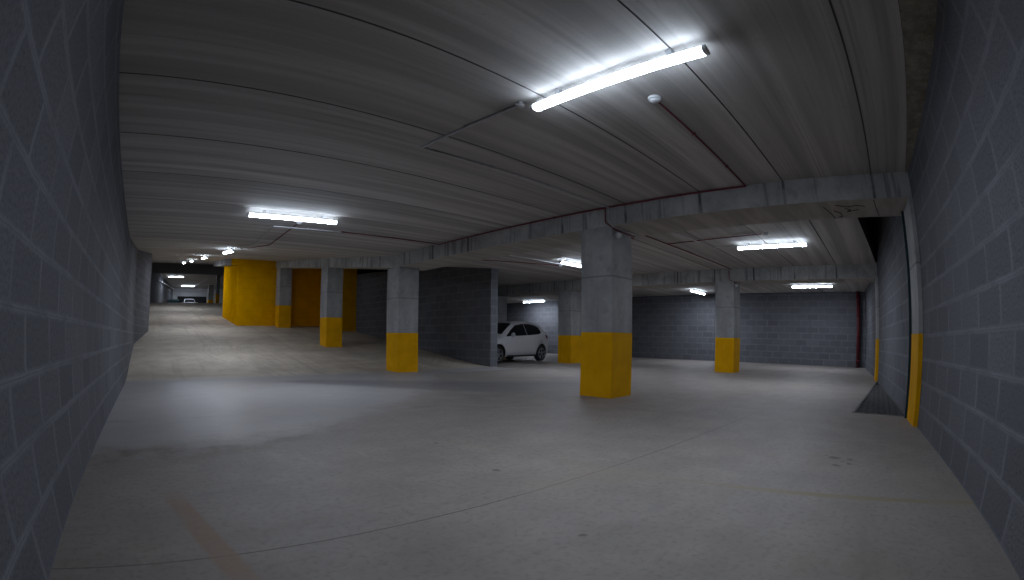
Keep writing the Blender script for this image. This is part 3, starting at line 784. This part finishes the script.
    def top_panel(name, u0, u1, f0, f1, mat, lab, off=.008, jr=(10, 12)):
        mb = MB(); v = []; K = 8
        for i in range(9):
            u = lerp(u0, u1, i/8); s = section(u)
            for k in range(-K, K+1):
                fr = lerp(f0, f1, i/8)*abs(k)/K; pts = s[-4:][::-1]    # centre, .5, .88, rw
                yv = fr*pts[3][0]; 
                for (y0, z0), (y1, z1) in zip(pts, pts[1:]):
                    if y0 <= yv <= y1: z = lerp(z0, z1, (yv-y0)/(y1-y0)); break
                v.append((u, math.copysign(yv, k), z))
        n = 2*K+1
        # push outward along the profile normal
        v2 = []
        for i in range(9):
            u = lerp(u0, u1, i/8); du = .02; g = (spl(TOP, u+du)-spl(TOP, u-du))/(2*du); L = math.hypot(1, g)
            for k in range(n): x, y, z = v[i*n+k]; v2.append((x-g/L*off, y, z+off/L))
        mb.add(v2, [(i*n+k, i*n+k+1, (i+1)*n+k+1, (i+1)*n+k) for i in range(8) for k in range(n-1)], 0, True)
        return mb.build(name, mat, t, lab)
    top_panel('windscreen', 1.08, 1.72, .95, .93, M_glass, 'dark windscreen')
    top_panel('rear_window', 3.53, 3.72, .90, .88, M_glass, 'dark rear window')
    # lower grille, rear bumper insert
    MB().box(-.006, .03, -.42, .42, .34, .47).build('grille', M_black, t, 'black lower grille')
    MB().box(3.86, 3.905, -.40, .40, .38, .46).build('bumper_insert', M_black, t)
    # wheels
    for wu in (WB0, WB1):
        for s in (-1, 1):
            y0 = s*.735
            mb = MB(); mb.lathe([(.19, -.085), (.265, -.092), (.292, -.075), (.300, -.04), (.300, .04), (.292, .075), (.265, .092), (.19, .085)], 36, 'y', (wu, y0, WR))
            wh = mb.build('wheel', M_black, t, 'black tyre')
            mb = MB(); yf = y0+s*.072
            mb.lathe([(.205, -.02), (.205, .018), (.190, .012), (.186, -.02)], 36, 'y', (wu, yf, WR)) if False else None
            o = []; 
            ringp = []
            for r_, dy in ((.205, -.02), (.205, .022), (.182, .016), (.182, -.02)): ringp.append((r_, dy))
            N = 36; vv = []
            for r_, dy in ringp:
                for j in range(N): a = 2*PI*j/N; vv.append((wu+r_*math.cos(a), yf+s*dy, WR+r_*math.sin(a)))
            mb.add(vv, [(i*N+j, i*N+(j+1) % N, ((i+1) % 4)*N+(j+1) % N, ((i+1) % 4)*N+j) for i in range(4) for j in range(N)], 0, True)
            for k in range(5):
                a = 2*PI*k/5+.3
                for da in (-.13, .13):
                    p = Vector((wu+.045*math.cos(a), yf+s*.016, WR+.045*math.sin(a))); q = Vector((wu+.188*math.cos(a+da), yf+s*.012, WR+.188*math.sin(a+da)))
                    mb.tube([p, q], .014, 6)
            mb.lathe([(.05, -.02), (.055, .0), (.05, .022), (.03, .026)], 16, 'y', (wu, yf, WR))
            mb.build('rim', M_rim, wh, 'alloy rim with double spokes')
    return t
# local origin at the nose; car points toward -x
ang = math.atan2(.30, 2.5)
fx, fy = 10.46, 11.20
CS = .975
ca, sa = math.cos(ang), math.sin(ang)
# near (local -y) front wheel contact sits at fx, fy
lx, ly = WB0*CS, -.80*CS
car = make_car('white five door hatchback parked beyond the dark partition wall, side on', (fx-(lx*ca-ly*sa), fy-(lx*sa+ly*ca), 0), ang)
car.scale = (CS, CS, CS*.985)
dup(car, (4.50, 51.6, ZU), (0, 0, PI/2), 'tiny distant white car facing the camera on the upper level')

# ------------------------------------------------------------------ far upper level things
t = thing('wheeled_bin', 'dark teal bin by the far left wall on the upper level', 'bin', (2.55, 51.5, ZU))
MB().prism([(-.55,-.4),(.55,-.4),(.55,.4),(-.55,.4)], .12, 1.0).build('body', M_bin, t)
MB().prism([(-.6,-.45),(.6,-.45),(.6,.45),(-.6,.45)], 1.0, lambda x, y: 1.06+.2*(y+.45)).build('lid', M_bin, t)
for a in (-.42, .42):
    for b in (-.3, .3): MB().lathe([(.08, -.025), (.085, 0), (.08, .025)], 14, 'y', (a, b, .085)).build('wheel', M_black, t)
u1 = column('concrete_column', 6.55, 52.0, .6, .6, ZU, 6.36, 1.25, 'far dark column with yellow foot right of the distant car', False)
u2 = column('concrete_column', 6.15, 43.0, .34, .34, ZU, 6.36, 1.1, 'thin far column with yellow foot just left of the yellow block edge', False)
